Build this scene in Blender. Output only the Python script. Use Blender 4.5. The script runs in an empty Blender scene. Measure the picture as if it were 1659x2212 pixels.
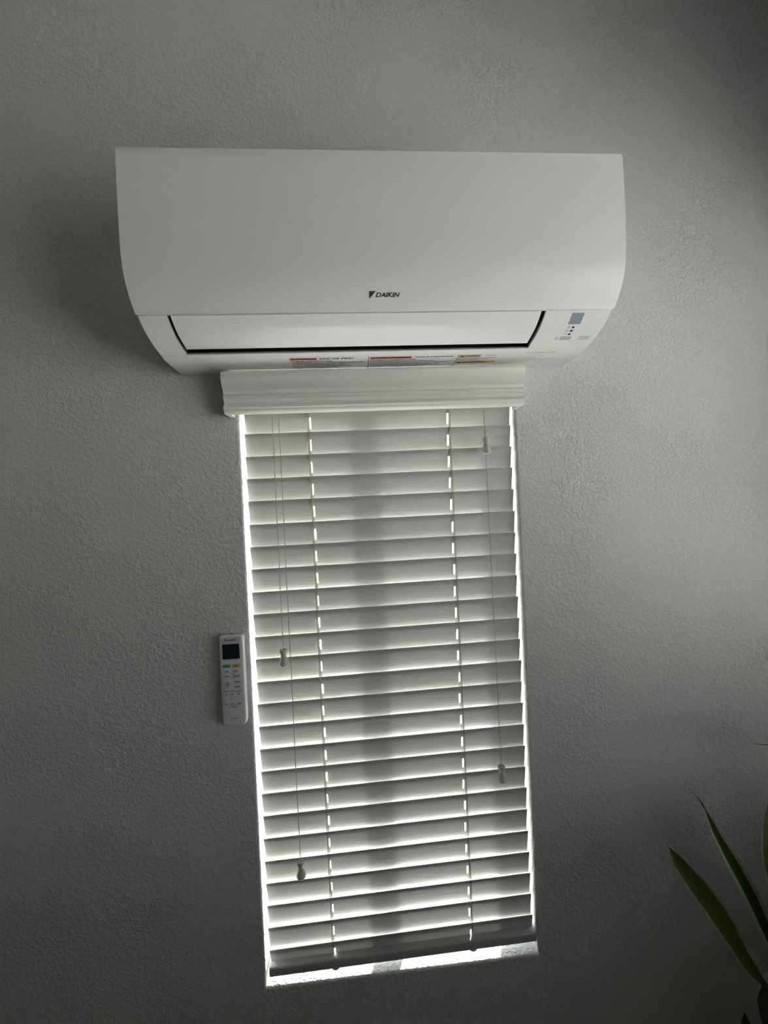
import bpy, bmesh, math, random
from mathutils import Vector, Matrix

random.seed(7)
S = bpy.context.scene
C = bpy.context.collection
Z0 = 1.60                       # height of the camera level above the floor

# ------------------------------------------------------------------ camera
cam_d = bpy.data.cameras.new('camera')
cam_d.sensor_fit = 'HORIZONTAL'
cam_d.sensor_width = 36.0
cam_d.lens = 36.0 * 960.0 / 1659.0
cam_d.clip_start = 0.01
cam = bpy.data.objects.new('camera', cam_d)
C.objects.link(cam)
yaw, pitch, roll = math.radians(4.25), math.radians(-0.359), math.radians(-2.634)
fw = Vector((math.sin(yaw) * math.cos(pitch), math.cos(yaw) * math.cos(pitch), math.sin(pitch)))
rt = Vector((math.cos(yaw), -math.sin(yaw), 0))
up = rt.cross(fw)
r2 = math.cos(roll) * rt + math.sin(roll) * up
u2 = -math.sin(roll) * rt + math.cos(roll) * up
M3 = Matrix((r2, u2, -fw)).transposed()
cam.matrix_world = Matrix.Translation((-0.0684, -0.9022, Z0 - 0.0057)) @ M3.to_4x4()
S.camera = cam

# ------------------------------------------------------------------ sky, sun, exposure
TILT2 = 33.0                    # slat tilt of the side window's blind
SKY = 0.95
SUN = 4.2
world = bpy.data.worlds.new('sky')
S.world = world
world.use_nodes = True
bg = world.node_tree.nodes['Background']
bg.inputs['Color'].default_value = (0.87, 0.91, 0.94, 1)
bg.inputs['Strength'].default_value = SKY

sun_d = bpy.data.lights.new('sun', 'SUN')
sun_d.energy = SUN
sun_d.angle = math.radians(1.2)
sun_d.color = (1.0, 0.97, 0.92)
sun = bpy.data.objects.new('sun', sun_d)
C.objects.link(sun)
sun.rotation_euler = Vector((-0.40, -1.0, -0.37)).to_track_quat('-Z', 'Y').to_euler()
sun.location = (2, 4, 6)


def portal(name, loc, rot, sx, sy):
    d = bpy.data.lights.new(name, 'AREA')
    d.shape = 'RECTANGLE'
    d.size, d.size_y = sx, sy
    d.cycles.is_portal = True
    o = bpy.data.objects.new(name, d)
    o.location = loc
    o.rotation_euler = rot
    C.objects.link(o)


# window openings (x or y range, z range)
W1 = (-0.2815, 0.2802, Z0 - 0.954, Z0 + 0.258)
W2 = (-1.80, -0.34, Z0 - 0.60, Z0 + 0.50)
XR = 1.14                       # right wall
portal('window_portal', ((W1[0] + W1[1]) / 2, 0.155, (W1[2] + W1[3]) / 2), (-math.pi / 2, 0, 0), W1[1] - W1[0], W1[3] - W1[2])
portal('window_portal', (XR + 0.155, (W2[0] + W2[1]) / 2, (W2[2] + W2[3]) / 2), (0, math.pi / 2, 0), W2[3] - W2[2], W2[1] - W2[0])

S.view_settings.view_transform = 'Standard'
S.view_settings.look = 'None'
S.view_settings.exposure = 4.0
S.view_settings.gamma = 1.0
S.view_settings.use_curve_mapping = False
S.cycles.use_denoising = True
S.cycles.max_bounces = 14
S.cycles.diffuse_bounces = 10
S.cycles.glossy_bounces = 4
S.cycles.transparent_max_bounces = 12
S.cycles.sample_clamp_indirect = 12.0


# ------------------------------------------------------------------ materials
def nodemat(name):
    m = bpy.data.materials.new(name)
    m.use_nodes = True
    nt = m.node_tree
    return m, nt, nt.nodes['Principled BSDF']


def plain(name, col, rough=0.5, spec=0.5, noise=0.03, scale=40.0, metal=0.0, bump=0.0, bscale=300.0, coat=0.0):
    m, nt, b = nodemat(name)
    tc = nt.nodes.new('ShaderNodeTexCoord')
    n = nt.nodes.new('ShaderNodeTexNoise')
    n.inputs['Scale'].default_value = scale
    n.inputs['Detail'].default_value = 4
    nt.links.new(tc.outputs['Object'], n.inputs['Vector'])
    mx = nt.nodes.new('ShaderNodeMix')
    mx.data_type = 'RGBA'
    mx.inputs['A'].default_value = (*[c * (1 - noise) for c in col], 1)
    mx.inputs['B'].default_value = (*[min(1, c * (1 + noise)) for c in col], 1)
    nt.links.new(n.outputs['Fac'], mx.inputs['Factor'])
    nt.links.new(mx.outputs['Result'], b.inputs['Base Color'])
    b.inputs['Roughness'].default_value = rough
    b.inputs['Specular IOR Level'].default_value = spec
    b.inputs['Metallic'].default_value = metal
    b.inputs['Coat Weight'].default_value = coat
    if bump:
        n2 = nt.nodes.new('ShaderNodeTexNoise')
        n2.inputs['Scale'].default_value = bscale
        n2.inputs['Detail'].default_value = 3
        nt.links.new(tc.outputs['Object'], n2.inputs['Vector'])
        bp = nt.nodes.new('ShaderNodeBump')
        bp.inputs['Strength'].default_value = 1.0
        bp.inputs['Distance'].default_value = bump
        nt.links.new(n2.outputs['Fac'], bp.inputs['Height'])
        nt.links.new(bp.outputs['Normal'], b.inputs['Normal'])
    return m


def plaster(name, col, depth=0.0011):
    """painted knock-down plaster: flattened worm-like blobs on a fine orange-peel ground"""
    m, nt, b = nodemat(name)
    L = nt.links.new
    tc = nt.nodes.new('ShaderNodeTexCoord')
    blob = nt.nodes.new('ShaderNodeTexNoise')
    blob.inputs['Scale'].default_value = 125
    blob.inputs['Detail'].default_value = 2.5
    blob.inputs['Roughness'].default_value = 0.55
    blob.inputs['Distortion'].default_value = 0.6
    L(tc.outputs['Object'], blob.inputs['Vector'])
    ramp = nt.nodes.new('ShaderNodeValToRGB')
    ramp.color_ramp.elements[0].position = 0.42
    ramp.color_ramp.elements[1].position = 0.60
    L(blob.outputs['Fac'], ramp.inputs['Fac'])
    big = nt.nodes.new('ShaderNodeTexNoise')          # how thickly the coat was trowelled
    big.inputs['Scale'].default_value = 3.2
    big.inputs['Detail'].default_value = 2
    L(tc.outputs['Object'], big.inputs['Vector'])
    mr = nt.nodes.new('ShaderNodeMapRange')
    mr.inputs['From Min'].default_value = 0.35
    mr.inputs['From Max'].default_value = 0.65
    mr.inputs['To Min'].default_value = 0.25
    mr.inputs['To Max'].default_value = 1.0
    L(big.outputs['Fac'], mr.inputs['Value'])
    mul = nt.nodes.new('ShaderNodeMath')
    mul.operation = 'MULTIPLY'
    L(ramp.outputs['Color'], mul.inputs[0])
    L(mr.outputs['Result'], mul.inputs[1])
    fine = nt.nodes.new('ShaderNodeTexNoise')
    fine.inputs['Scale'].default_value = 330
    fine.inputs['Detail'].default_value = 2
    L(tc.outputs['Object'], fine.inputs['Vector'])
    add = nt.nodes.new('ShaderNodeMath')
    add.operation = 'MULTIPLY_ADD'
    add.inputs[1].default_value = 0.32
    L(fine.outputs['Fac'], add.inputs[0])
    L(mul.outputs[0], add.inputs[2])
    bp = nt.nodes.new('ShaderNodeBump')
    bp.inputs['Strength'].default_value = 1.0
    bp.inputs['Distance'].default_value = depth
    L(add.outputs[0], bp.inputs['Height'])
    L(bp.outputs['Normal'], b.inputs['Normal'])
    # a few dark specks of dirt
    vor = nt.nodes.new('ShaderNodeTexVoronoi')
    vor.inputs['Scale'].default_value = 9
    L(tc.outputs['Object'], vor.inputs['Vector'])
    lt = nt.nodes.new('ShaderNodeMath')
    lt.operation = 'LESS_THAN'
    lt.inputs[1].default_value = 0.011
    L(vor.outputs['Distance'], lt.inputs[0])
    mx = nt.nodes.new('ShaderNodeMix')
    mx.data_type = 'RGBA'
    mx.inputs['A'].default_value = (*col, 1)
    mx.inputs['B'].default_value = (0.10, 0.09, 0.08, 1)
    L(lt.outputs[0], mx.inputs['Factor'])
    L(mx.outputs['Result'], b.inputs['Base Color'])
    b.inputs['Roughness'].default_value = 0.55
    b.inputs['Specular IOR Level'].default_value = 0.35
    return m


def slat_mat():
    """white vinyl slat embossed with a long wavy wood grain"""
    m, nt, b = nodemat('white_embossed_vinyl')
    L = nt.links.new
    tc = nt.nodes.new('ShaderNodeTexCoord')
    oi = nt.nodes.new('ShaderNodeObjectInfo')
    off = nt.nodes.new('ShaderNodeVectorMath')
    off.operation = 'MULTIPLY_ADD'
    off.inputs[1].default_value = (40, 0, 0)
    comb = nt.nodes.new('ShaderNodeCombineXYZ')
    L(oi.outputs['Random'], comb.inputs[0])
    L(oi.outputs['Random'], comb.inputs[2])
    L(comb.outputs[0], off.inputs[0])
    L(tc.outputs['Object'], off.inputs[2])
    mp = nt.nodes.new('ShaderNodeMapping')
    mp.inputs['Scale'].default_value = (42, 420, 420)
    L(off.outputs[0], mp.inputs['Vector'])
    n = nt.nodes.new('ShaderNodeTexNoise')
    n.inputs['Scale'].default_value = 1.0
    n.inputs['Detail'].default_value = 3
    n.inputs['Distortion'].default_value = 1.3
    L(mp.outputs[0], n.inputs['Vector'])
    bp = nt.nodes.new('ShaderNodeBump')
    bp.inputs['Strength'].default_value = 1.0
    bp.inputs['Distance'].default_value = 0.0006
    L(n.outputs['Fac'], bp.inputs['Height'])
    L(bp.outputs['Normal'], b.inputs['Normal'])
    b.inputs['Base Color'].default_value = (0.46, 0.46, 0.445, 1)
    b.inputs['Roughness'].default_value = 0.42
    b.inputs['Specular IOR Level'].default_value = 0.4
    tl = nt.nodes.new('ShaderNodeBsdfTranslucent')
    tl.inputs['Color'].default_value = (0.80, 0.80, 0.77, 1)
    mix = nt.nodes.new('ShaderNodeMixShader')
    mix.inputs['Fac'].default_value = 0.07
    out = nt.nodes['Material Output']
    L(b.outputs[0], mix.inputs[1])
    L(tl.outputs[0], mix.inputs[2])
    L(mix.outputs[0], out.inputs['Surface'])
    return m


def glass_mat():
    m = bpy.data.materials.new('clear_window_glass')
    m.use_nodes = True
    nt = m.node_tree
    nt.nodes.clear()
    out = nt.nodes.new('ShaderNodeOutputMaterial')
    tr = nt.nodes.new('ShaderNodeBsdfTransparent')
    tr.inputs['Color'].default_value = (0.95, 0.96, 0.96, 1)
    gl = nt.nodes.new('ShaderNodeBsdfGlossy')
    gl.inputs['Roughness'].default_value = 0.03
    mix = nt.nodes.new('ShaderNodeMixShader')
    mix.inputs['Fac'].default_value = 0.07
    nt.links.new(tr.outputs[0], mix.inputs[1])
    nt.links.new(gl.outputs[0], mix.inputs[2])
    nt.links.new(mix.outputs[0], out.inputs['Surface'])
    return m


def leaf_mat(name, mid, edge, w0=0.66, w1=0.80):
    """u runs across the blade: green middle, pale margins, faint cross bands"""
    m, nt, b = nodemat(name)
    L = nt.links.new
    uv = nt.nodes.new('ShaderNodeUVMap')
    sep = nt.nodes.new('ShaderNodeSeparateXYZ')
    L(uv.outputs[0], sep.inputs[0])
    n = nt.nodes.new('ShaderNodeTexNoise')
    n.inputs['Scale'].default_value = 9
    n.inputs['Detail'].default_value = 4
    mp = nt.nodes.new('ShaderNodeMapping')
    mp.inputs['Scale'].default_value = (0.6, 5, 1)
    L(uv.outputs[0], mp.inputs['Vector'])
    L(mp.outputs[0], n.inputs['Vector'])
    a = nt.nodes.new('ShaderNodeMath')
    a.operation = 'MULTIPLY_ADD'                       # |2u-1|
    a.inputs[1].default_value = 2.0
    a.inputs[2].default_value = -1.0
    L(sep.outputs[0], a.inputs[0])
    ab = nt.nodes.new('ShaderNodeMath')
    ab.operation = 'ABSOLUTE'
    L(a.outputs[0], ab.inputs[0])
    wob = nt.nodes.new('ShaderNodeMath')
    wob.operation = 'MULTIPLY_ADD'
    wob.inputs[1].default_value = 0.16
    L(n.outputs['Fac'], wob.inputs[0])
    L(ab.outputs[0], wob.inputs[2])
    ramp = nt.nodes.new('ShaderNodeValToRGB')
    ramp.color_ramp.elements[0].position = w0
    ramp.color_ramp.elements[0].color = (0, 0, 0, 1)
    ramp.color_ramp.elements[1].position = w1
    ramp.color_ramp.elements[1].color = (1, 1, 1, 1)
    L(wob.outputs[0], ramp.inputs['Fac'])
    g = nt.nodes.new('ShaderNodeMix')
    g.data_type = 'RGBA'
    g.inputs['A'].default_value = (*[c * 0.65 for c in mid], 1)
    g.inputs['B'].default_value = (*[c * 1.35 for c in mid], 1)
    L(n.outputs['Fac'], g.inputs['Factor'])
    mx = nt.nodes.new('ShaderNodeMix')
    mx.data_type = 'RGBA'
    mx.inputs['B'].default_value = (*edge, 1)
    L(g.outputs['Result'], mx.inputs['A'])
    L(ramp.outputs['Color'], mx.inputs['Factor'])
    L(mx.outputs['Result'], b.inputs['Base Color'])
    b.inputs['Roughness'].default_value = 0.42
    return m


def wood_mat(name, c1, c2, rough=0.5):
    m, nt, b = nodemat(name)
    L = nt.links.new
    tc = nt.nodes.new('ShaderNodeTexCoord')
    mp = nt.nodes.new('ShaderNodeMapping')
    mp.inputs['Scale'].default_value = (2, 22, 22)
    L(tc.outputs['Object'], mp.inputs['Vector'])
    n = nt.nodes.new('ShaderNodeTexNoise')
    n.inputs['Scale'].default_value = 2.2
    n.inputs['Detail'].default_value = 5
    n.inputs['Distortion'].default_value = 1.2
    L(mp.outputs[0], n.inputs['Vector'])
    mx = nt.nodes.new('ShaderNodeMix')
    mx.data_type = 'RGBA'
    mx.inputs['A'].default_value = (*c1, 1)
    mx.inputs['B'].default_value = (*c2, 1)
    L(n.outputs['Fac'], mx.inputs['Factor'])
    L(mx.outputs['Result'], b.inputs['Base Color'])
    b.inputs['Roughness'].default_value = rough
    return m


M = dict(
    wall=plaster('pale_grey_plaster', (0.60, 0.60, 0.58)),
    room=plain('pale_grey_paint', (0.50, 0.50, 0.49), 0.6, 0.3, 0.03, 3, bump=0.0006, bscale=90),
    room2=plain('slate_grey_paint', (0.25, 0.25, 0.25), 0.6, 0.3, 0.03, 3, bump=0.0006, bscale=90),
    room3=plain('off_white_paint', (0.72, 0.72, 0.70), 0.6, 0.3, 0.03, 3, bump=0.0006, bscale=90),
    ceiling=plain('white_ceiling_paint', (0.68, 0.68, 0.66), 0.7, 0.3, 0.02, 4, bump=0.0008, bscale=60),
    floor=wood_mat('dark_wood_floor', (0.05, 0.033, 0.022), (0.11, 0.07, 0.045), 0.45),
    ground=plain('sunlit_concrete', (0.42, 0.40, 0.37), 0.9, 0.2, 0.2, 2),
    ac=plain('white_satin_plastic', (0.78, 0.79, 0.77), 0.38, 0.4, 0.01, 30, bump=0.00006, bscale=900),
    flap=plain('white_glossy_plastic', (0.80, 0.81, 0.80), 0.30, 0.45, 0.01, 30),
    dark=plain('black_duct_plastic', (0.012, 0.012, 0.014), 0.5, 0.3, 0.1, 60),
    lip=plain('shaded_white_plastic', (0.36, 0.34, 0.31), 0.5, 0.3, 0.05, 60),  # lip of the white shell, its shade put into the grey colour
    seam=plain('grey_seam_plastic', (0.28, 0.28, 0.27), 0.6, 0.2, 0.05, 60),
    ink=plain('dark_grey_ink', (0.045, 0.047, 0.05), 0.5, 0.3, 0.05, 60),
    ink2=plain('black_ink', (0.012, 0.012, 0.012), 0.5, 0.3, 0.05, 60),
    greyink=plain('mid_grey_ink', (0.22, 0.23, 0.24), 0.5, 0.3, 0.05, 60),
    recv=plain('blue_grey_sensor_lens', (0.27, 0.33, 0.38), 0.22, 0.5, 0.03, 200),
    button=plain('lavender_grey_plastic', (0.42, 0.44, 0.49), 0.4, 0.4, 0.03, 200),
    paper=plain('white_label_paper', (0.80, 0.82, 0.82), 0.35, 0.4, 0.01, 50),
    red=plain('warning_red_ink', (0.62, 0.06, 0.03), 0.4, 0.4, 0.05, 60),
    yellow=plain('caution_yellow_ink', (0.74, 0.46, 0.07), 0.4, 0.4, 0.05, 60),
    slat=slat_mat(),
    slat2=plain('dark_grey_slat_paint', (0.15, 0.155, 0.165), 0.5, 0.4, 0.03, 60),  # kept dark so the added side blind's undersides throw little light down
    valance=plain('white_painted_moulding', (0.74, 0.74, 0.70), 0.42, 0.4, 0.02, 60, bump=0.0001, bscale=400),
    cord=plain('cream_cord', (0.48, 0.45, 0.36), 0.8, 0.2, 0.12, 900),
    tassel=plain('cream_tassel_plastic', (0.50, 0.48, 0.40), 0.4, 0.4, 0.04, 60),
    vinyl=plain('white_window_vinyl', (0.80, 0.81, 0.80), 0.4, 0.4, 0.02, 40),
    glass=glass_mat(),
    remote=plain('white_remote_plastic', (0.70, 0.71, 0.71), 0.22, 0.5, 0.01, 60, coat=0.3),
    remote2=plain('silver_grey_remote_face', (0.56, 0.57, 0.57), 0.35, 0.45, 0.02, 60),
    rbutton=plain('pale_grey_button_rubber', (0.62, 0.63, 0.64), 0.5, 0.3, 0.02, 60),
    lcd=plain('dark_lcd_glass', (0.015, 0.022, 0.026), 0.12, 0.6, 0.05, 60),
    green=plain('green_button_rubber', (0.09, 0.40, 0.30), 0.5, 0.3, 0.04, 60),
    ybutton=plain('yellow_button_rubber', (0.60, 0.50, 0.06), 0.5, 0.3, 0.04, 60),
    leaf=leaf_mat('variegated_leaf', (0.030, 0.085, 0.014), (0.55, 0.52, 0.32), 0.60, 0.74),
    leaf2=leaf_mat('dark_glossy_leaf', (0.010, 0.022, 0.008), (0.012, 0.026, 0.010)),
    leaf3=leaf_mat('olive_leaf', (0.075, 0.115, 0.012), (0.36, 0.35, 0.18), 0.86, 0.97),
    drytip=plain('dry_brown_leaf_tip', (0.06, 0.045, 0.035), 0.7, 0.2, 0.1, 200),
    pot=plain('charcoal_glazed_pot', (0.05, 0.05, 0.055), 0.3, 0.5, 0.1, 20),
    pot2=plain('terracotta_pot', (0.33, 0.13, 0.07), 0.8, 0.2, 0.12, 40),
    soil=plain('dark_potting_soil', (0.03, 0.02, 0.013), 0.95, 0.1, 0.5, 160, bump=0.004, bscale=140),
    stem=plain('green_stem', (0.05, 0.08, 0.02), 0.6, 0.3, 0.1, 60),
    stand=wood_mat('brown_wood', (0.12, 0.065, 0.03), (0.24, 0.14, 0.07), 0.5),
    metal=plain('brushed_aluminium', (0.5, 0.5, 0.5), 0.35, 0.5, 0.05, 200, metal=1.0),
)


# ------------------------------------------------------------------ mesh helpers
ORG = {}


def tag(o, label=None, cat=None, group=None, kind=None):
    if label:
        o['label'] = label
    if cat:
        o['category'] = cat
    if group:
        o['group'] = group
    if kind:
        o['kind'] = kind
    return o


def root(name, loc, label=None, cat=None, kind=None):
    """Empty at a thing's base; loc z is measured from the camera level"""
    o = bpy.data.objects.new(name, None)
    o.empty_display_size = 0.05
    o.location = (loc[0], loc[1], loc[2] + Z0)
    C.objects.link(o)
    ORG[o.name] = Vector(o.location)
    return tag(o, label, cat, kind=kind)


def origin(p):
    v = Vector((0, 0, 0))
    while p is not None:
        v = v + Vector(p.location)
        p = p.parent
    return v


def finish(bm, name, mat, parent=None, smooth=35, loc=None, local=False):
    """bmesh in camera-level coordinates -> one linked object"""
    bmesh.ops.recalc_face_normals(bm, faces=bm.faces[:])
    if not local:
        o0 = origin(parent)
        for v in bm.verts:
            v.co = v.co + Vector((0, 0, Z0)) - o0
    if smooth:
        lim = math.radians(smooth)
        for f in bm.faces:
            f.smooth = True
        for e in bm.edges:
            if len(e.link_faces) == 2:
                e.smooth = e.calc_face_angle(0) < lim
            else:
                e.smooth = False
    me = bpy.data.meshes.new(name)
    bm.to_mesh(me)
    bm.free()
    me.materials.append(mat)
    o = bpy.data.objects.new(name, me)
    if loc is not None:
        o.location = loc
    o.parent = parent
    C.objects.link(o)
    return o


def add_box(bm, x0, x1, y0, y1, z0, z1, bev=0.0, seg=2):
    vs = [bm.verts.new((x, y, z)) for x in (x0, x1) for y in (y0, y1) for z in (z0, z1)]
    idx = [(0, 1, 3, 2), (4, 6, 7, 5), (0, 4, 5, 1), (2, 3, 7, 6), (0, 2, 6, 4), (1, 5, 7, 3)]
    fs = [bm.faces.new([vs[i] for i in q]) for q in idx]
    if bev:
        es = list({e for f in fs for e in f.edges})
        bmesh.ops.bevel(bm, geom=es, offset=bev, segments=seg, profile=0.5, affect='EDGES')


def box(name, x0, x1, y0, y1, z0, z1, mat, parent=None, bev=0.0, smooth=35):
    bm = bmesh.new()
    add_box(bm, x0, x1, y0, y1, z0, z1, bev)
    return finish(bm, name, mat, parent, smooth)


def spline(pts, n=6):
    """Catmull-Rom through 2-D points"""
    out = []
    P = [pts[0]] + list(pts) + [pts[-1]]
    for i in range(1, len(P) - 2):
        for k in range(n):
            t = k / n
            q = []
            for a in range(len(pts[0])):
                p0, p1, p2, p3 = (P[j][a] for j in (i - 1, i, i + 1, i + 2))
                q.append(0.5 * (2 * p1 + (p2 - p0) * t + (2 * p0 - 5 * p1 + 4 * p2 - p3) * t * t + (3 * p1 - p0 - 3 * p2 + p3) * t ** 3))
            out.append(tuple(q))
    out.append(tuple(pts[-1]))
    return out


def extrude_x(bm, prof, x0, x1, bev=0.0, seg=3):
    """closed (y,z) section swept along x; the end outlines can be rounded"""
    a = [bm.verts.new((x0, y, z)) for y, z in prof]
    b = [bm.verts.new((x1, y, z)) for y, z in prof]
    n = len(prof)
    for i in range(n):
        j = (i + 1) % n
        bm.faces.new((a[i], a[j], b[j], b[i]))
    fa = bm.faces.new(a)
    fb = bm.faces.new(b)
    if bev:
        es = list(fa.edges) + list(fb.edges)
        bmesh.ops.bevel(bm, geom=es, offset=bev, segments=seg, profile=0.5, affect='EDGES', clamp_overlap=True)


def tube(bm, pts, r, n=8, cap=True):
    pts = [Vector(p) for p in pts]
    rings = []
    for i, p in enumerate(pts):
        d = (pts[min(i + 1, len(pts) - 1)] - pts[max(i - 1, 0)]).normalized()
        ref = Vector((0, 1, 0)) if abs(d.y) < 0.9 else Vector((1, 0, 0))
        u = d.cross(ref).normalized()
        w = d.cross(u)
        rr = r[i] if isinstance(r, (list, tuple)) else r
        rings.append([bm.verts.new(p + rr * (math.cos(2 * math.pi * k / n) * u + math.sin(2 * math.pi * k / n) * w)) for k in range(n)])
    for A, B in zip(rings, rings[1:]):
        for k in range(n):
            bm.faces.new((A[k], A[(k + 1) % n], B[(k + 1) % n], B[k]))
    if cap:
        bm.faces.new(rings[0])
        bm.faces.new(rings[-1])


def lathe(bm, cx, cy, prof, n=20):
    """(radius, z) profile turned about a vertical axis"""
    rings = []
    for r, z in prof:
        rings.append([bm.verts.new((cx + r * math.cos(2 * math.pi * k / n), cy + r * math.sin(2 * math.pi * k / n), z)) for k in range(n)])
    for A, B in zip(rings, rings[1:]):
        for k in range(n):
            bm.faces.new((A[k], A[(k + 1) % n], B[(k + 1) % n], B[k]))
    bm.faces.new(rings[0])
    bm.faces.new(rings[-1])


def rrect(x0, x1, y0, y1, r, n=5):
    pts = []
    for cx, cy, a0 in ((x1 - r, y1 - r, 0), (x0 + r, y1 - r, 90), (x0 + r, y0 + r, 180), (x1 - r, y0 + r, 270)):
        for k in range(n + 1):
            a = math.radians(a0 + 90 * k / n)
            pts.append((cx + r * math.cos(a), cy + r * math.sin(a)))
    return pts


def plate(bm, pts, fmap, t0, t1):
    """flat outline (u,v) raised from height t0 to t1 by fmap(u,v,h)"""
    a = [bm.verts.new(fmap(u, v, t0)) for u, v in pts]
    b = [bm.verts.new(fmap(u, v, t1)) for u, v in pts]
    n = len(pts)
    for i in range(n):
        j = (i + 1) % n
        bm.faces.new((a[i], a[j], b[j], b[i]))
    bm.faces.new(b)


def text2d(txt, bold=0.0, shear=0.0):
    cu = bpy.data.curves.new('t', 'FONT')
    cu.body = txt
    cu.size = 1.0
    cu.shear = shear
    cu.offset = bold
    cu.resolution_u = 2
    o = bpy.data.objects.new('t', cu)
    C.objects.link(o)
    dg = bpy.context.evaluated_depsgraph_get()
    me = bpy.data.meshes.new_from_object(o.evaluated_get(dg))
    vs = [(v.co.x, v.co.y) for v in me.vertices]
    fs = [tuple(p.vertices) for p in me.polygons]
    bpy.data.objects.remove(o)
    bpy.data.curves.remove(cu)
    bpy.data.meshes.remove(me)
    return vs, fs


def add_text(bm, txt, u0, u1, v0, v1, fmap, h, bold=0.0, shear=0.0, keep=False):
    """lettering fitted into the box u0..u1 x v0..v1 and laid on the surface fmap"""
    vs, fs = text2d(txt, bold, shear)
    if not vs:
        return
    ax0, ax1 = min(v[0] for v in vs), max(v[0] for v in vs)
    ay0, ay1 = min(v[1] for v in vs), max(v[1] for v in vs)
    su, sv = (u1 - u0) / (ax1 - ax0), (v1 - v0) / (ay1 - ay0)
    nv = [bm.verts.new(fmap(u0 + (x - ax0) * su, v0 + (y - ay0) * sv, h)) for x, y in vs]
    for f in fs:
        try:
            bm.faces.new([nv[i] for i in f])
        except ValueError:
            pass


def add_poly(bm, pts, fmap, h):
    bm.faces.new([bm.verts.new(fmap(u, v, h)) for u, v in pts])


# ------------------------------------------------------------------ the room shell
def wall_with_hole(name, axis, pos, thick, a0, a1, z0, z1, hole, mat, bev=0.006):
    """solid wall: axis 'y' lies at y=pos (room at -y), axis 'x' at x=pos (room at -x). Absolute z."""
    bm = bmesh.new()

    def P(a, d, z):
        return Vector((a, pos + d, z)) if axis == 'y' else Vector((pos + d, a, z))
    h0, h1, k0, k1 = hole
    A = [a0, h0, h1, a1]
    Zs = [z0, k0, k1, z1]
    F = {(i, j): bm.verts.new(P(A[i], 0, Zs[j])) for i in range(4) for j in range(4)}
    B = {(i, j): bm.verts.new(P(A[i], thick, Zs[j])) for i in range(4) for j in range(4)}
    for i in range(3):
        for j in range(3):
            if (i, j) == (1, 1):
                continue
            for T in (F, B):
                bm.faces.new((T[i, j], T[i + 1, j], T[i + 1, j + 1], T[i, j + 1]))
    ring = [(1, 1), (2, 1), (2, 2), (1, 2)]
    for s in range(4):
        p, q = ring[s], ring[(s + 1) % 4]
        bm.faces.new((F[p], F[q], B[q], B[p]))
    outer = [(0, 0), (1, 0), (2, 0), (3, 0), (3, 1), (3, 2), (3, 3), (2, 3), (1, 3), (0, 3), (0, 2), (0, 1)]
    for s in range(12):
        p, q = outer[s], outer[(s + 1) % 12]
        bm.faces.new((F[p], F[q], B[q], B[p]))
    es = []
    for s in range(4):
        p, q = F[ring[s]], F[ring[(s + 1) % 4]]
        es.append(bm.edges.get((p, q)))
    bmesh.ops.bevel(bm, geom=es, offset=bev, segments=4, profile=0.5, affect='EDGES')
    return tag(finish(bm, name, mat, None, 35, local=True), kind='structure')


XL, YF, ZC = -2.0, -4.4, Z0 + 1.25
wall_with_hole('wall_back', 'y', 0.0, 0.15, XL, XR, 0.0, ZC, W1, M['wall'])
wall_with_hole('wall_right', 'x', XR, 0.15, YF, 0.15, 0.0, ZC, W2, M['room'])


def slab(name, x0, x1, y0, y1, z0, z1, mat):
    bm = bmesh.new()
    add_box(bm, x0, x1, y0, y1, z0, z1)
    return tag(finish(bm, name, mat, None, 0, local=True), kind='structure')


slab('wall_left', XL - 0.12, XL, YF, 0.15, 0, ZC, M['room3'])
slab('wall_front', XL - 0.12, XR + 0.15, YF - 0.12, YF, 0, ZC, M['room2'])
slab('floor', XL - 0.12, XR + 0.15, YF - 0.12, 0.15, -0.10, 0, M['floor'])
slab('ceiling', XL - 0.12, XR + 0.15, YF - 0.12, 0.15, ZC, ZC + 0.10, M['ceiling'])
slab('ground', -30, 30, -30, 30, -0.30, -0.20, M['ground'])
slab('added_dark_panel', XL + 0.0005, XL + 0.02, YF + 0.001, -0.001, 0.0005, 1.25, M['floor'])   # unseen dark panel, added to cut light bounced onto the lower wall
slab('baseboard_back', XL + 0.022, XR, -0.014, -0.0005, 0.0005, 0.09, M['valance'])


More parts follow.
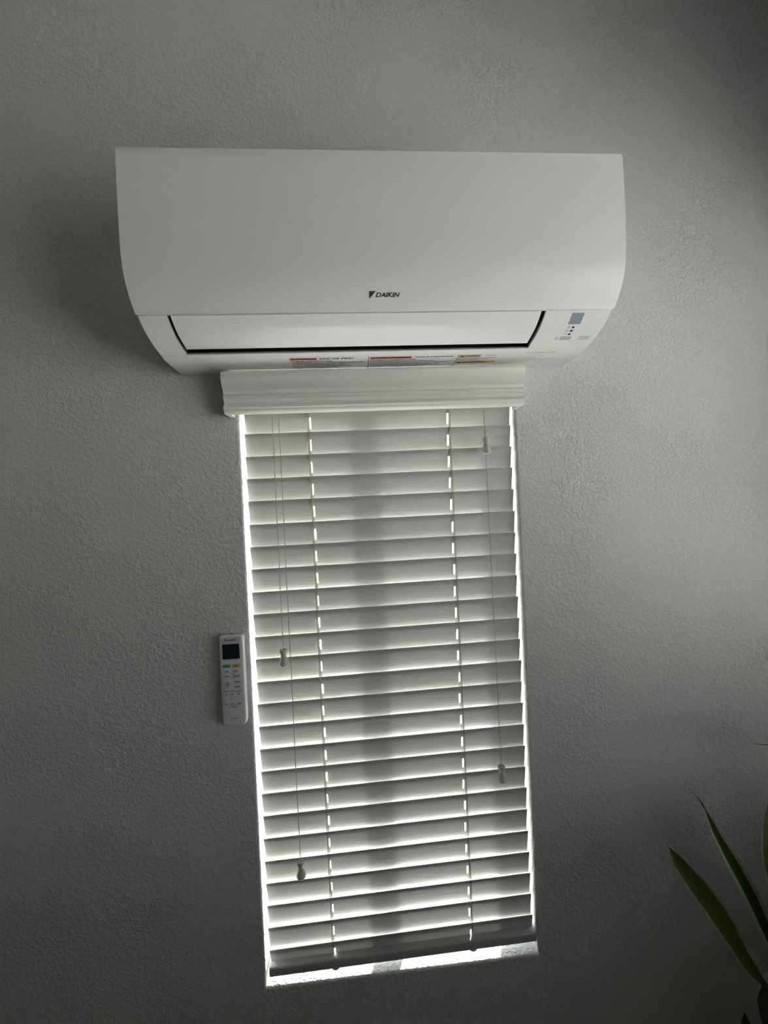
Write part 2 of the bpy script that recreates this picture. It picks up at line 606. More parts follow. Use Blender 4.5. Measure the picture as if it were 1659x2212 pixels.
def window(name, axis, pos, hole, base):
    """vinyl sliding window set in the opening: frame, meeting stile, two panes, latch"""
    h0, h1, k0, k1 = hole
    k0 -= Z0
    k1 -= Z0
    mid = (h0 + h1) / 2
    r = root(name, ((mid, pos + 0.11, k0) if axis == 'y' else (pos + 0.11, mid, k0)), kind='structure')

    def bx(nm, a0, a1, d0, d1, z0, z1, mat, par=r, bev=0.003):
        if axis == 'y':
            return box(nm, a0, a1, pos + d0, pos + d1, z0, z1, mat, par, bev)
        return box(nm, pos + d0, pos + d1, a0, a1, z0, z1, mat, par, bev)
    t = 0.026
    e = 0.0005
    bx('frame_jamb', h0 + e, h0 + t, 0.085, 0.142, k0 + e, k1 - e, M['vinyl'])
    bx('frame_jamb', h1 - t, h1 - e, 0.085, 0.142, k0 + e, k1 - e, M['vinyl'])
    bx('frame_rail', h0 + t, h1 - t, 0.085, 0.142, k0 + e, k0 + 0.021, M['vinyl'])
    bx('frame_rail', h0 + t, h1 - t, 0.085, 0.142, k1 - t, k1 - e, M['vinyl'])
    st = bx('meeting_stile', mid - 0.027, mid + 0.027, 0.095, 0.116, k0 + 0.021, k1 - t, M['vinyl'])
    zc = (k0 + k1) / 2
    bx('latch', mid - 0.012, mid + 0.012, 0.084, 0.096, zc - 0.03, zc + 0.03, M['metal'], st)
    bx('glass_pane', h0 + t - 0.004, mid - 0.025, 0.100, 0.103, k0 + 0.017, k1 - t + 0.004, M['glass'], bev=0)
    bx('glass_pane', mid + 0.025, h1 - t + 0.004, 0.108, 0.111, k0 + 0.017, k1 - t + 0.004, M['glass'], bev=0)
    return r


window('window_1', 'y', 0.0, W1, None)
window('window_2', 'x', XR, W2, None)

# ------------------------------------------------------------------ air conditioner
ac = root('air_conditioner', (0, 0, 0.2735), 'white wall-mounted split air conditioner with curved front above the window', 'air conditioner')
HW = 0.385
front = spline([(-0.2285, 0.5375), (-0.2293, 0.500), (-0.2297, 0.460), (-0.2293, 0.420), (-0.2280, 0.393), (-0.2245, 0.3655), (-0.2170, 0.3455), (-0.2050, 0.3270), (-0.1905, 0.3105)], 5)
bm = bmesh.new()
extrude_x(bm, front + [(-0.1870, 0.3125), (-0.2000, 0.3290), (-0.2110, 0.3470), (-0.2190, 0.3670), (-0.2225, 0.394), (-0.2235, 0.46), (-0.2200, 0.531), (-0.2100, 0.534), (-0.2095, 0.5375)], -HW, HW, 0.0045, 3)
panel = finish(bm, 'front_panel', M['ac'], ac)

low = spline([(-0.1848, 0.3112), (-0.1660, 0.2985), (-0.1390, 0.2870), (-0.1045, 0.2785)], 6)
SLOT0, SLOT1 = -0.3405, 0.2705
und = spline([(-0.1032, 0.2781), (-0.0920, 0.2757), (-0.0780, 0.2744), (-0.0600, 0.2737), (-0.0300, 0.2735), (0.0, 0.2735)], 4)
groove = [(-0.1042, 0.2796), (-0.1036, 0.2795)]
back = [(0.0, 0.531), (-0.2090, 0.531), (-0.2185, 0.528), (-0.2215, 0.46), (-0.2205, 0.394), (-0.2160, 0.3670), (-0.2090, 0.349), (-0.1960, 0.3290), (-0.1852, 0.3135)]
prof = low + groove + und + back
bm = bmesh.new()
cols = []
for x in (-HW + 0.001, SLOT0, SLOT1, HW - 0.001):
    cols.append([bm.verts.new((x, y, z)) for y, z in prof])
nl = len(low)
for c in range(3):
    for i in range(len(prof)):
        j = (i + 1) % len(prof)
        if c == 1 and i < nl - 1:
            continue
        bm.faces.new((cols[c][i], cols[c][j], cols[c + 1][j], cols[c + 1][i]))
bm.faces.new(cols[0])
bm.faces.new(cols[3])
body = finish(bm, 'body', M['ac'], ac)


def off(p, d):
    """shift lower-front profile points inward (up and back)"""
    return (p[0] + 0.55 * d, p[1] + 0.83 * d)


# lip of the outlet: the thickness of the shell round the slot, then the dark duct
def ring_wall(bm, d0, d1, close=False):
    A, B = [], []
    loop = [(SLOT0, p) for p in low] + [(SLOT1, p) for p in reversed(low)]
    for x, p in loop:
        q0, q1 = off(p, d0), off(p, d1)
        A.append(bm.verts.new((x, *q0)))
        B.append(bm.verts.new((x, *q1)))
    n = len(A)
    for i in range(n):
        j = (i + 1) % n
        bm.faces.new((A[i], A[j], B[j], B[i]))
    if close:
        for i in range(len(low) - 1):
            bm.faces.new((B[i], B[i + 1], B[n - 2 - i], B[n - 1 - i]))


bm = bmesh.new()
ring_wall(bm, 0.0, 0.005)
outlet = finish(bm, 'outlet_lip', M['lip'], ac)
bm = bmesh.new()
ring_wall(bm, 0.005, 0.060, True)
finish(bm, 'outlet_duct', M['dark'], outlet)
for k in range(9):                                    # vertical air vanes inside the duct
    x = -0.30 + k * 0.0665
    bm = bmesh.new()
    a, b = off((-0.170, 0.300), 0.014), off((-0.120, 0.282), 0.014)
    c, d = off((-0.120, 0.282), 0.050), off((-0.170, 0.300), 0.050)
    extrude_x(bm, [a, b, c, d], x, x + 0.0016)
    finish(bm, 'air_vane', M['dark'], outlet)

fl = [(-0.1858, 0.3098), (-0.1850, 0.3092), (-0.1670, 0.2972), (-0.1480, 0.2892), (-0.1215, 0.2815)]
fl = spline(fl, 5)
inn = [(p[0] + 0.0016, p[1] + 0.0030) for p in reversed(fl)]
bm = bmesh.new()
extrude_x(bm, fl + inn, -0.3345, 0.2620, 0.0008, 2)
finish(bm, 'louver_flap', M['flap'], ac)

# surface maps on the unit ------------------------------------------------
surf = low + und


def s_at(y, pr):
    for (y0, z0), (y1, z1) in zip(pr, pr[1:]):
        if min(y0, y1) <= y <= max(y0, y1) and y1 != y0:
            t = (y - y0) / (y1 - y0)
            d = Vector((y1 - y0, z1 - z0)).normalized()
            return z0 + t * (z1 - z0), d
    (y0, z0), (y1, z1) = pr[-2:]
    return z1, Vector((y1 - y0, z1 - z0)).normalized()


def under(u, v, h):
    """u = x, v = -y on the lower face of the unit; h out of the surface"""
    z, d = s_at(-v, surf)
    n = Vector((d.y, -d.x))                           # outwards: to the room and down
    if n.y > 0:
        n = -n
    return Vector((u, -v + n.x * h, z + n.y * h))


fz = sorted(front, key=lambda p: p[1])


def face(u, v, h):
    """u = x, v = z on the curved front panel"""
    for (y0, z0), (y1, z1) in zip(fz, fz[1:]):
        if z0 <= v <= z1:
            t = (v - z0) / (z1 - z0)
            return Vector((u, y0 + t * (y1 - y0) - h, v))
    return Vector((u, fz[0][0] - h, v))


# maker's mark on the front panel
bm = bmesh.new()
zt, zb = 0.3341, 0.3252
L0, L1 = -0.0243, -0.0138


def tri(a, b):
    """oblique stripe of the triangular mark between fractions a and b of its width"""
    w, h = L1 - L0, zt - zb
    return [(L0 + w * a, zt), (L0 + w * b, zt), (L0, zt - h * b), (L0, zt - h * a)] if a > 0 else [(L0, zt), (L0 + w * b, zt), (L0, zt - h * b)]


for a, b in ((0, 0.36), (0.40, 0.62), (0.66, 1.0)):
    add_poly(bm, tri(a, b), face, 0.0004)
add_text(bm, 'DAIKIN', -0.0140, 0.0240, 0.3270, 0.3323, face, 0.0004, bold=0.028, shear=0.25)
finish(bm, 'brand_mark', M['ink'], panel, 0)

# sensor, lamps, button, slits on the right of the lower face
bm = bmesh.new()
plate(bm, rrect(0.3177, 0.3390, 0.1636, 0.1812, 0.0008), under, -0.0002, 0.0005)
tag(finish(bm, 'signal_receiver', M['recv'], body, 0), 'blue-grey signal receiver window')
for y0, y1, ic in ((-0.1590, -0.1560, 0), (-0.1518, -0.1486, 1), (-0.1441, -0.1410, 2)):
    bm = bmesh.new()
    plate(bm, [(0.3281, -y1), (0.3324, -y1), (0.3324, -y0), (0.3281, -y0)], under, -0.0001, 0.0004)
    lamp = finish(bm, 'indicator_lamp', M['ink2'], body, 0)
    bm = bmesh.new()
    cx, cy = 0.3224, -(y0 + y1) / 2
    if ic < 2:                                         # power ring / clock ring
        n = 20
        for k in range(n):
            if ic == 0 and k in (4, 5):
                continue
            a0, a1 = 2 * math.pi * k / n, 2 * math.pi * (k + 1) / n
            add_poly(bm, [(cx + r * math.cos(a), cy + r * math.sin(a)) for r, a in ((0.0017, a0), (0.0021, a0), (0.0021, a1), (0.0017, a1))], under, 0.0003)
        if ic == 0:
            add_poly(bm, [(cx - 0.0002, cy + 0.0004), (cx + 0.0002, cy + 0.0004), (cx + 0.0002, cy + 0.0024), (cx - 0.0002, cy + 0.0024)], under, 0.0003)
        else:
            add_poly(bm, [(cx - 0.0002, cy), (cx + 0.0002, cy), (cx + 0.0002, cy + 0.0014), (cx - 0.0002, cy + 0.0014)], under, 0.0003)
            add_poly(bm, [(cx, cy - 0.0002), (cx + 0.0012, cy - 0.0002), (cx + 0.0012, cy + 0.0002), (cx, cy + 0.0002)], under, 0.0003)
    else:                                              # wireless fan of arcs
        for r in (0.0008, 0.0015, 0.0022):
            for k in range(6):
                a0, a1 = math.radians(45 + 15 * k), math.radians(60 + 15 * k)
                add_poly(bm, [(cx + q * math.cos(a), cy - 0.001 + q * math.sin(a)) for q, a in ((r, a0), (r + 0.0004, a0), (r + 0.0004, a1), (r, a1))], under, 0.0003)
    finish(bm, 'lamp_symbol', M['ink'], lamp, 0)
bm = bmesh.new()
plate(bm, rrect(0.3180, 0.3377, 0.1281, 0.1366, 0.0022), under, -0.0002, 0.0006)
btn = finish(bm, 'power_button', M['button'], body, 0)
bm = bmesh.new()
add_text(bm, 'ON', 0.3086, 0.3152, 0.1328, 0.1360, under, 0.0003, 0.02)
add_text(bm, 'OFF', 0.3086, 0.3152, 0.1284, 0.1316, under, 0.0003, 0.02)
finish(bm, 'button_lettering', M['greyink'], btn, 0)
for y in (0.1366, 0.1330, 0.1290):
    bm = bmesh.new()
    plate(bm, [(0.3519, y - 0.0005), (0.3718, y - 0.0005), (0.3718, y + 0.0005), (0.3519, y + 0.0005)], under, -0.0001, 0.0002)
    finish(bm, 'sensor_slit', M['greyink'], body, 0)
bm = bmesh.new()
add_text(bm, 'PROGRAMMABLE TIMER', 0.2735, 0.3320, 0.0893, 0.0920, under, 0.0003, 0.01)
finish(bm, 'side_lettering', M['greyink'], body, 0)

# knock-out covers on the underside: shallow outline grooves
for sgn in (-1, 1):
    ins, outs = (0.3170, 0.3745)
    pl = [(0.3160, 0.008), (0.3160, 0.049), (0.3190, 0.0585), (0.3240, 0.0600), (0.3620, 0.0600), (0.3705, 0.0570), (0.3735, 0.0500), (0.3765, 0.008)]
    pl = [(sgn * a, b) for a, b in pl]
    cxm = sum(p[0] for p in pl) / len(pl)
    cym = sum(p[1] for p in pl) / len(pl)
    bm = bmesh.new()
    inner = [(cxm + (a - cxm) * 0.978, cym + (b - cym) * 0.972) for a, b in pl]
    for i in range(len(pl) - 1):
        add_poly(bm, [pl[i], pl[i + 1], inner[i + 1], inner[i]], under, 0.0002)
    cov = finish(bm, 'cover_seam', M['seam'], body, 0)
    bm = bmesh.new()
    plate(bm, inner, under, -0.0001, 0.0004)
    finish(bm, 'pipe_cover', M['ac'], body, 30)

# warning labels on the underside


def paper(name, x0, x1, v0, v1):
    bm = bmesh.new()
    n = 10
    A = [[bm.verts.new(under(x, v0 + (v1 - v0) * k / n, 0.0002)) for k in range(n + 1)] for x in (x0, x1)]
    for k in range(n):
        bm.faces.new((A[0][k], A[0][k + 1], A[1][k + 1], A[1][k]))
    return finish(bm, name, M['paper'], ac, 60)


def band(lab, x0, x1, v0, v1, mat):
    bm = bmesh.new()
    add_poly(bm, [(x0, v0), (x1, v0), (x1, v1), (x0, v1)], under, 0.0004)
    return finish(bm, 'colour_band', mat, lab, 0)


def warn_sign(bm, x, v0, v1):
    w = (v1 - v0) * 1.15
    add_poly(bm, [(x, v0), (x + w, v0), (x + w / 2, v1)], under, 0.0006)


lab = paper('warning_label', -0.1690, -0.0232, 0.0200, 0.0885)
band(lab, -0.1672, -0.1178, 0.0775, 0.0862, M['red'])
bm = bmesh.new()
warn_sign(bm, -0.1655, 0.0785, 0.0852)
add_text(bm, 'WARNING', -0.1570, -0.1195, 0.0788, 0.0849, under, 0.0006, 0.03)
add_text(bm, 'RISK OF FIRE!', -0.1123, -0.0518, 0.0790, 0.0853, under, 0.0005, 0.025)
for txt, x1, v in (('FLAMMABLE REFRIGERANT USED.', -0.0880, 0.0715), ('TO BE REPAIRED ONLY BY TRAINED SERVICE PERSONNEL.', -0.0300, 0.0638),
                   ('DO NOT PUNCTURE REFRIGERANT TUBING.', -0.0640, 0.0550), ('DISPOSE OF PROPERLY IN ACCORDANCE WITH', -0.0560, 0.0462),
                   ('FEDERAL OR LOCAL REGULATIONS.', -0.0800, 0.0374)):
    add_text(bm, txt, -0.1660, x1, v - 0.0022, v + 0.0030, under, 0.0005, 0.02)
finish(bm, 'label_lettering', M['ink2'], lab, 0)
lab = paper('warning_label', -0.0222, 0.1455, 0.0200, 0.0885)
band(lab, -0.0200, 0.0575, 0.0765, 0.0850, M['red'])
bm = bmesh.new()
warn_sign(bm, -0.0180, 0.0775, 0.0840)
add_text(bm, 'AVERTISSEMENT', -0.0095, 0.0555, 0.0777, 0.0838, under, 0.0006, 0.03)
add_text(bm, "RISQUE D'INCENDIE!", 0.0650, 0.1362, 0.0785, 0.0845, under, 0.0005, 0.025)
for txt, x1, v in (("R\u00c9FRIG\u00c9RANT INFLAMMABLE UTILIS\u00c9.", 0.0660, 0.0712), ("DOIT \u00caTRE R\u00c9PAR\u00c9 UNIQUEMENT PAR UN PERSONNEL", 0.1060, 0.0632),
                   ("D'ENTRETIEN QUALIFI\u00c9. NE PAS PERCER LE TUBE DE R\u00c9FRIG\u00c9RANT.", 0.1370, 0.0545), ("\u00c9LIMINER DE MANI\u00c8RE APPROPRI\u00c9E, CONFORM\u00c9MENT AUX", 0.1150, 0.0457),
                   ("R\u00c8GLEMENTS F\u00c9D\u00c9RAUX OU LOCAUX.", 0.0860, 0.0370)):
    add_text(bm, txt, -0.0196, x1, v - 0.0022, v + 0.0034, under, 0.0005, 0.02)
finish(bm, 'label_lettering', M['ink2'], lab, 0)
lab = paper('caution_label', 0.1465, 0.2290, 0.0300, 0.0890)
band(lab, 0.1480, 0.1888, 0.0775, 0.0862, M['yellow'])
band(lab, 0.1480, 0.2255, 0.0450, 0.0550, M['yellow'])
bm = bmesh.new()
warn_sign(bm, 0.1492, 0.0782, 0.0850)
add_text(bm, 'CAUTION', 0.1590, 0.1860, 0.0823, 0.0855, under, 0.0006, 0.03)
add_text(bm, 'ATTENTION', 0.1590, 0.1868, 0.0781, 0.0813, under, 0.0006, 0.03)
finish(bm, 'label_lettering', M['ink2'], lab, 0)
bm = bmesh.new()
warn_sign(bm, 0.1492, 0.0462, 0.0540)
add_text(bm, 'CAUTION', 0.1590, 0.2000, 0.0505, 0.0545, under, 0.0006, 0.03)
add_text(bm, 'ATTENTION', 0.1590, 0.2100, 0.0458, 0.0498, under, 0.0006, 0.03)
finish(bm, 'label_lettering', M['ink2'], lab, 0)
bm = bmesh.new()
for k in range(4):                                    # print too small to read: rows of short strokes
    x = 0.1485
    rr = random.Random(k)
    while x < (0.1880 if k < 3 else 0.19):
        w = rr.uniform(0.002, 0.006)
        v = 0.0745 - k * 0.0045
        add_poly(bm, [(x, v - 0.0010), (x + w, v - 0.0010), (x + w, v + 0.0010), (x, v + 0.0010)], under, 0.0005)
        x += w + 0.0012
for x0, x1, v in ((0.1990, 0.2180, 0.0830), (0.1910, 0.2230, 0.0718), (0.1930, 0.2080, 0.0660)):
    add_poly(bm, [(x0, v - 0.0008), (x1, v - 0.0008), (x1, v + 0.0008), (x0, v + 0.0008)], under, 0.0005)
finish(bm, 'fine_print', M['greyink'], lab, 0)
# dark rules between the labels
for x in (-0.0227, 0.1460):
    bm = bmesh.new()
    n = 8
    A = [[bm.verts.new(under(q, 0.020 + 0.0688 * k / n, 0.0007)) for k in range(n + 1)] for q in (x - 0.0006, x + 0.0006)]
    for k in range(n):
        bm.faces.new((A[0][k], A[0][k + 1], A[1][k + 1], A[1][k]))
    finish(bm, 'label_rule', M['ink'], lab, 0)

# ------------------------------------------------------------------ window blind
bl = root('window_blind', (0.0, 0.02, -0.940), 'white wood-grain slat window blind with moulded valance and hanging cords under the air conditioner', 'window blind')
VX0, VX1 = -0.2985, 0.2845
box('headrail', -0.2740, 0.2740, 0.004, 0.052, 0.2060, 0.2560, M['valance'], bl, 0.002)
vp = [(-0.0450, 0.2672)] + spline([(-0.0530, 0.2640), (-0.0562, 0.2560), (-0.0545, 0.2460), (-0.0480, 0.2365), (-0.0425, 0.2328)], 4) \
    + spline([(-0.0425, 0.2328), (-0.0447, 0.2292), (-0.0445, 0.2252), (-0.0415, 0.2225)], 3)[1:] \
    + spline([(-0.0415, 0.2225), (-0.0460, 0.2205), (-0.0455, 0.2175), (-0.0385, 0.2130), (-0.0370, 0.2085), (-0.0400, 0.2040), (-0.0480, 0.2005)], 4)[1:] \
    + [(-0.0490, 0.1985), (-0.0482, 0.1965), (-0.0450, 0.1960)] + spline([(-0.0450, 0.1950), (-0.0430, 0.1915), (-0.0385, 0.1885), (-0.0335, 0.1875)], 3) \
    + [(-0.0300, 0.1880), (-0.0300, 0.2672)]
bm = bmesh.new()
extrude_x(bm, vp, VX0, VX1, 0.0006, 1)
val = finish(bm, 'valance', M['valance'], bl, 28)
box('valance_return', VX0 + 0.0005, VX0 + 0.0100, -0.0300, -0.0005, 0.1885, 0.2668, M['valance'], val, 0.0008)
box('valance_return', VX1 - 0.0100, VX1 - 0.0005, -0.0300, -0.0005, 0.1885, 0.2668, M['valance'], val, 0.0008)

SW, ST = 0.0535, 0.0026
TILT = math.radians(77.5)
SY, SZ, SP, NS = 0.012, 0.2042, 0.0454, 25
LADX = (-0.1462, 0.1450)
HOLX = (-0.1437, 0.1420)


def slat_mesh():
    bm = bmesh.new()
    xs = [-0.2740, HOLX[0] - 0.0018, HOLX[0] + 0.0018, HOLX[1] - 0.0018, HOLX[1] + 0.0018, 0.2752]
    ws = [-1, -0.97, -0.7, -0.42, -0.14, 0.14, 0.42, 0.7, 0.97, 1]

    def pt(x, w, s):
        crown = 0.0007 * (1 - w * w)
        th = ST / 2 * (0.55 if abs(w) == 1 else 1.0)
        return (x, w * SW / 2, crown + s * th)
    T = {(i, j, s): bm.verts.new(pt(x, w, s)) for i, x in enumerate(xs) for j, w in enumerate(ws) for s in (-1, 1)}
    nx, nw = len(xs) - 1, len(ws) - 1

    def solid(i, j):
        return 0 <= i < nx and 0 <= j < nw and not (i in (1, 3) and 3 <= j <= 5)
    for i in range(nx):
        for j in range(nw):
            if not solid(i, j):
                continue
            for s in (-1, 1):
                bm.faces.new((T[i, j, s], T[i + 1, j, s], T[i + 1, j + 1, s], T[i, j + 1, s]))
            for di, dj, a, b in ((-1, 0, (i, j), (i, j + 1)), (1, 0, (i + 1, j), (i + 1, j + 1)), (0, -1, (i, j), (i + 1, j)), (0, 1, (i, j + 1), (i + 1, j + 1))):
                if not solid(i + di, j + dj):
                    bm.faces.new((T[(*a, -1)], T[(*b, -1)], T[(*b, 1)], T[(*a, 1)]))
    return bm


slat0 = None
bo = origin(bl)
for i in range(NS):
    t = TILT + math.radians(random.uniform(-1.2, 1.2))
    ze = SZ - SP * i + random.uniform(-0.0008, 0.0008)
    loc = Vector((random.uniform(-0.0008, 0.0008), SY + math.cos(t) * SW / 2, ze - math.sin(t) * SW / 2 + Z0)) - bo
    if slat0 is None:
        slat0 = finish(slat_mesh(), 'slat', M['slat'], bl, 40, loc=loc, local=True)
        o = slat0
    else:
        o = slat0.copy()
        o.location = loc
        C.objects.link(o)
    # local +y runs from the raised room edge down to the window edge
    o.rotation_euler = (-t, -(0.0008 + 0.0004 * i) / 0.55 + random.uniform(-0.0012, 0.0012), 0)

# bottom rail: hangs level front to back, its right end a little higher
bm = bmesh.new()
sec = [(0.0275 + u, -0.9225 + v) for u, v in rrect(-0.0255, 0.0255, -0.0100, 0.0100, 0.004, 4)]
extrude_x(bm, sec, -0.2745, 0.2780, 0.001, 2)
for v in bm.verts:
    v.co.z += 0.0135 * v.co.x
rail = finish(bm, 'bottom_rail', M['slat'], bl, 40)
for x in (LADX[0] + 0.004, LADX[1] - 0.001):
    bm = bmesh.new()
    lathe(bm, x, 0.0120, [(0.0105, -0.9320 + 0.0135 * x), (0.0100, -0.9345 + 0.0135 * x), (0.0060, -0.9375 + 0.0135 * x), (0.002, -0.9385 + 0.0135 * x)], 16)
    finish(bm, 'cord_plug', M['tassel'], rail)

zbot = SZ - SP * (NS - 1)
for k, x in enumerate(LADX):
    bm = bmesh.new()
    yb = SY + math.cos(TILT) * SW + 0.002
    for dx, yy, zt_ in ((-0.0012, SY - 0.0018, 0.215), (0.0012, SY - 0.0014, 0.215), (0.0, yb + 0.001, 0.215)):
        pts = [(x + dx + 0.0003 * math.sin(j * 1.7), yy, zt_ - (zt_ + 0.925) * j / 26) for j in range(27)]
        tube(bm, pts, 0.00075, 6)
    for i in range(NS):                                # rungs that carry each slat
        ze = SZ - SP * i
        tube(bm, [(x, SY - 0.0016, ze - 0.004), (x, yb, ze - math.sin(TILT) * SW - 0.004)], 0.0005, 5)
    finish(bm, 'ladder_cord', M['cord'], bl, 60)
    bm = bmesh.new()
    tube(bm, [(HOLX[k], SY + math.cos(TILT) * SW / 2, 0.215), (HOLX[k], SY + math.cos(TILT) * SW / 2, -0.922)], 0.0006, 6)
    finish(bm, 'lift_cord', M['cord'], bl, 60)

TAS = [(0.0042, 0.0), (0.0070, -0.0006), (0.0076, -0.0025), (0.0073, -0.0055), (0.0056, -0.0100), (0.0052, -0.0130), (0.0064, -0.0180), (0.0086, -0.0235), (0.0094, -0.0275), (0.0088, -0.0315), (0.0066, -0.0340), (0.0030, -0.0348)]
YC = -0.014
for (xa, xb, zt_) in ((-0.2140, -0.2140, -0.2725), (-0.2015, -0.2000, -0.6945), (0.2090, 0.2125, 0.1305), (0.2105, 0.2145, -0.5415)):
    bm = bmesh.new()
    pts = [(xa + (xb - xa) * j / 8 + 0.0004 * math.sin(j * 2.1 + xa * 40), YC, 0.215 + (zt_ - 0.004 - 0.215) * j / 8) for j in range(9)]
    if zt_ > 0:                                        # this cord is doubled above its tassel
        tube(bm, pts, 0.0007, 6)
        pts = [(p[0] + 0.0022 * (1 - j / 8), p[1], p[2]) for j, p in enumerate(pts)]
    tube(bm, pts, 0.0008, 6)
    cord = finish(bm, 'pull_cord', M['cord'], bl, 60)
    bm = bmesh.new()
    lathe(bm, xb, YC, [(r, zt_ + z) for r, z in TAS], 22)
    finish(bm, 'tassel', M['tassel'], cord, 60)

# ------------------------------------------------------------------ unseen blind added in the side window to block its downward light
b2 = root('window_blind', (XR + 0.03, (W2[0] + W2[1]) / 2, W2[2] - Z0 + 0.01), 'unseen dark grey slat blind added to shape the light from the side window', 'window blind')
bo2 = origin(b2)
T2 = math.radians(TILT2)
yc, hl = (W2[0] + W2[1]) / 2, (W2[1] - W2[0]) / 2 - 0.008
zt2, zb2 = W2[3] - Z0, W2[2] - Z0
box('headrail', XR + 0.004, XR + 0.052, yc - hl, yc + hl, zt2 - 0.052, zt2 - 0.001, M['valance'], b2, 0.002)
ns2 = int((zt2 - zb2 - 0.09) / SP)
s2 = None
for i in range(ns2):
    loc = Vector((XR + 0.006 + math.cos(T2) * SW / 2, yc, zt2 - 0.062 - SP * i - math.sin(T2) * SW / 2 + Z0)) - bo2
    if s2 is None:
        bm = bmesh.new()
        add_box(bm, -SW / 2, SW / 2, -hl, hl, -ST / 2, ST / 2, 0.0008)
        s2 = finish(bm, 'slat', M['slat2'], b2, 40, loc=loc, local=True)
        o = s2
    else:
        o = s2.copy()
        o.location = loc
        C.objects.link(o)
    o.rotation_euler = (0, T2, 0)                     # room edge raised, window edge lowered
box('bottom_rail', XR + 0.006, XR + 0.054, yc - hl, yc + hl, zb2 + 0.002, zb2 + 0.018, M['valance'], b2, 0.003)
for y in (yc - hl * 0.7, yc, yc + hl * 0.7):
    bm = bmesh.new()
    tube(bm, [(XR + 0.003, y, zt2 - 0.05), (XR + 0.003, y, zb2 + 0.012)], 0.0008, 6)
    finish(bm, 'ladder_cord', M['cord'], b2, 60)

# ------------------------------------------------------------------ remote control
rc = root('remote_control', (-0.313, 0, -0.4145), 'slim white remote control with dark screen on the wall beside the window', 'remote control')
RX0, RX1, RZ0, RZ1, RT = -0.3368, -0.2895, -0.4145, -0.2373, 0.0185
def remote_ring(inset, y):
    """outline with small upper and larger lower corners, drawn in by inset"""
    out = []
    for sx, sz, a0, r in ((1, 1, 0, 0.0055), (-1, 1, 90, 0.0055), (-1, -1, 180, 0.0110), (1, -1, 270, 0.0110)):
        q = max(r - inset, 0.0004)
        cx = (RX1 - inset - q) if sx > 0 else (RX0 + inset + q)
        cz = (RZ1 - inset - q) if sz > 0 else (RZ0 + inset + q)
        for k in range(9):
            a = math.radians(a0 + 90 * k / 8)
            out.append((cx + q * math.cos(a), y, cz + q * math.sin(a)))
    return out


bm = bmesh.new()
rings = [remote_ring(0.0015, -0.0006), remote_ring(0.0, -0.0030), remote_ring(0.0, -RT + 0.0045)]
for k in range(1, 7):
    a = math.radians(15 * k)
    rings.append(remote_ring(0.0045 * (1 - math.cos(a)), -RT + 0.0045 * (1 - math.sin(a))))
rings = [[bm.verts.new(p) for p in q] for q in rings]
for A, B in zip(rings, rings[1:]):
    for i in range(len(A)):
        j = (i + 1) % len(A)
        bm.faces.new((A[i], A[j], B[j], B[i]))
bm.faces.new(rings[0])
bm.faces.new(rings[-1])
rbody = finish(bm, 'remote_body', M['remote'], rc, 50)


def rf(u, v, h):
    return Vector((u, -RT - h, v))


DX = -0.0011


def rtext(parent, name, items, mat='ink2', bold=0.02):
    bm = bmesh.new()
    for it in items:
        add_text(bm, it[0], it[1], it[2], it[3], it[4], rf, it[5], bold, it[6] if len(it) > 6 else 0.0)
    return finish(bm, name, M[mat], parent, 0)


bm = bmesh.new()
plate(bm, rrect(-0.3312, -0.2962, -0.2870, -0.2405, 0.0012), rf, -0.0002, 0.0004)
bez = finish(bm, 'screen_surround', M['remote2'], rc, 30)
bm = bmesh.new()
plate(bm, rrect(-0.3297, -0.2972, -0.2832, -0.2540, 0.0005), rf, 0.0002, 0.0006)
finish(bm, 'screen', M['lcd'], bez, 30)
bm = bmesh.new()
for aa, bb in ((0, 0.4), (0.46, 0.68), (0.74, 1.0)):
    w, h = 0.0050, 0.0042
    l0, t0 = -0.3254, -0.2445
    add_poly(bm, [(l0, t0), (l0 + w * bb, t0), (l0, t0 - h * bb)] if aa == 0 else [(l0 + w * aa, t0), (l0 + w * bb, t0), (l0, t0 - h * bb), (l0, t0 - h * aa)], rf, 0.0007)
add_text(bm, 'DAIKIN', -0.3208, -0.3022, -0.2480, -0.2452, rf, 0.0007, 0.03, 0.25)
finish(bm, 'brand_mark', M['ink2'], bez, 0)


def button(x0, x1, z0, z1, r, mat, items=(), h=0.0010):
    bm = bmesh.new()
    plate(bm, rrect(x0, x1, z0, z1, r), rf, -0.0002, h)
    top = max(bm.faces, key=lambda f: len(f.verts))
    bmesh.ops.bevel(bm, geom=list(top.edges), offset=0.00035, segments=2, profile=0.5, affect='EDGES')
    o = finish(bm, 'button', M[mat], rc, 40)
    if items:
        rtext(o, 'button_lettering', [(t, x0 + (x1 - x0) * q0, x0 + (x1 - x0) * q1, z0 + (z1 - z0) * p0, z0 + (z1 - z0) * p1, h + 0.0002) for t, q0, q1, p0, p1 in items])
    return o


BW, BH = 0.0156, 0.0064
c1, c2 = -0.3230, -0.3048
button(c1 - 0.0079, c1 + 0.0079, -0.2998, -0.2930, 0.0025, 'green', [('AUTO', .22, .80, .28, .72)])
button(c2 - 0.0079, c2 + 0.0079, -0.3000, -0.2932, 0.0025, 'ybutton', [('OFF', .28, .74, .28, .72)])
button(c1 - 0.0076, c1 + 0.0078, -0.3100, -0.3036, 0.0022, 'rbutton', [('COOL', .2, .8, .26, .74)])
button(c2 - 0.0076, c2 + 0.0078, -0.3102, -0.3038, 0.0022, 'rbutton', [('DRY', .28, .74, .26, .74)])
button(c1 - 0.0076, c1 + 0.0078, -0.3196, -0.3132, 0.0022, 'rbutton', [('HEAT', .2, .8, .26, .74)])
button(c2 - 0.0076, c2 + 0.0078, -0.3198, -0.3134, 0.0022, 'rbutton', [('FAN ONLY', .12, .9, .26, .74)])
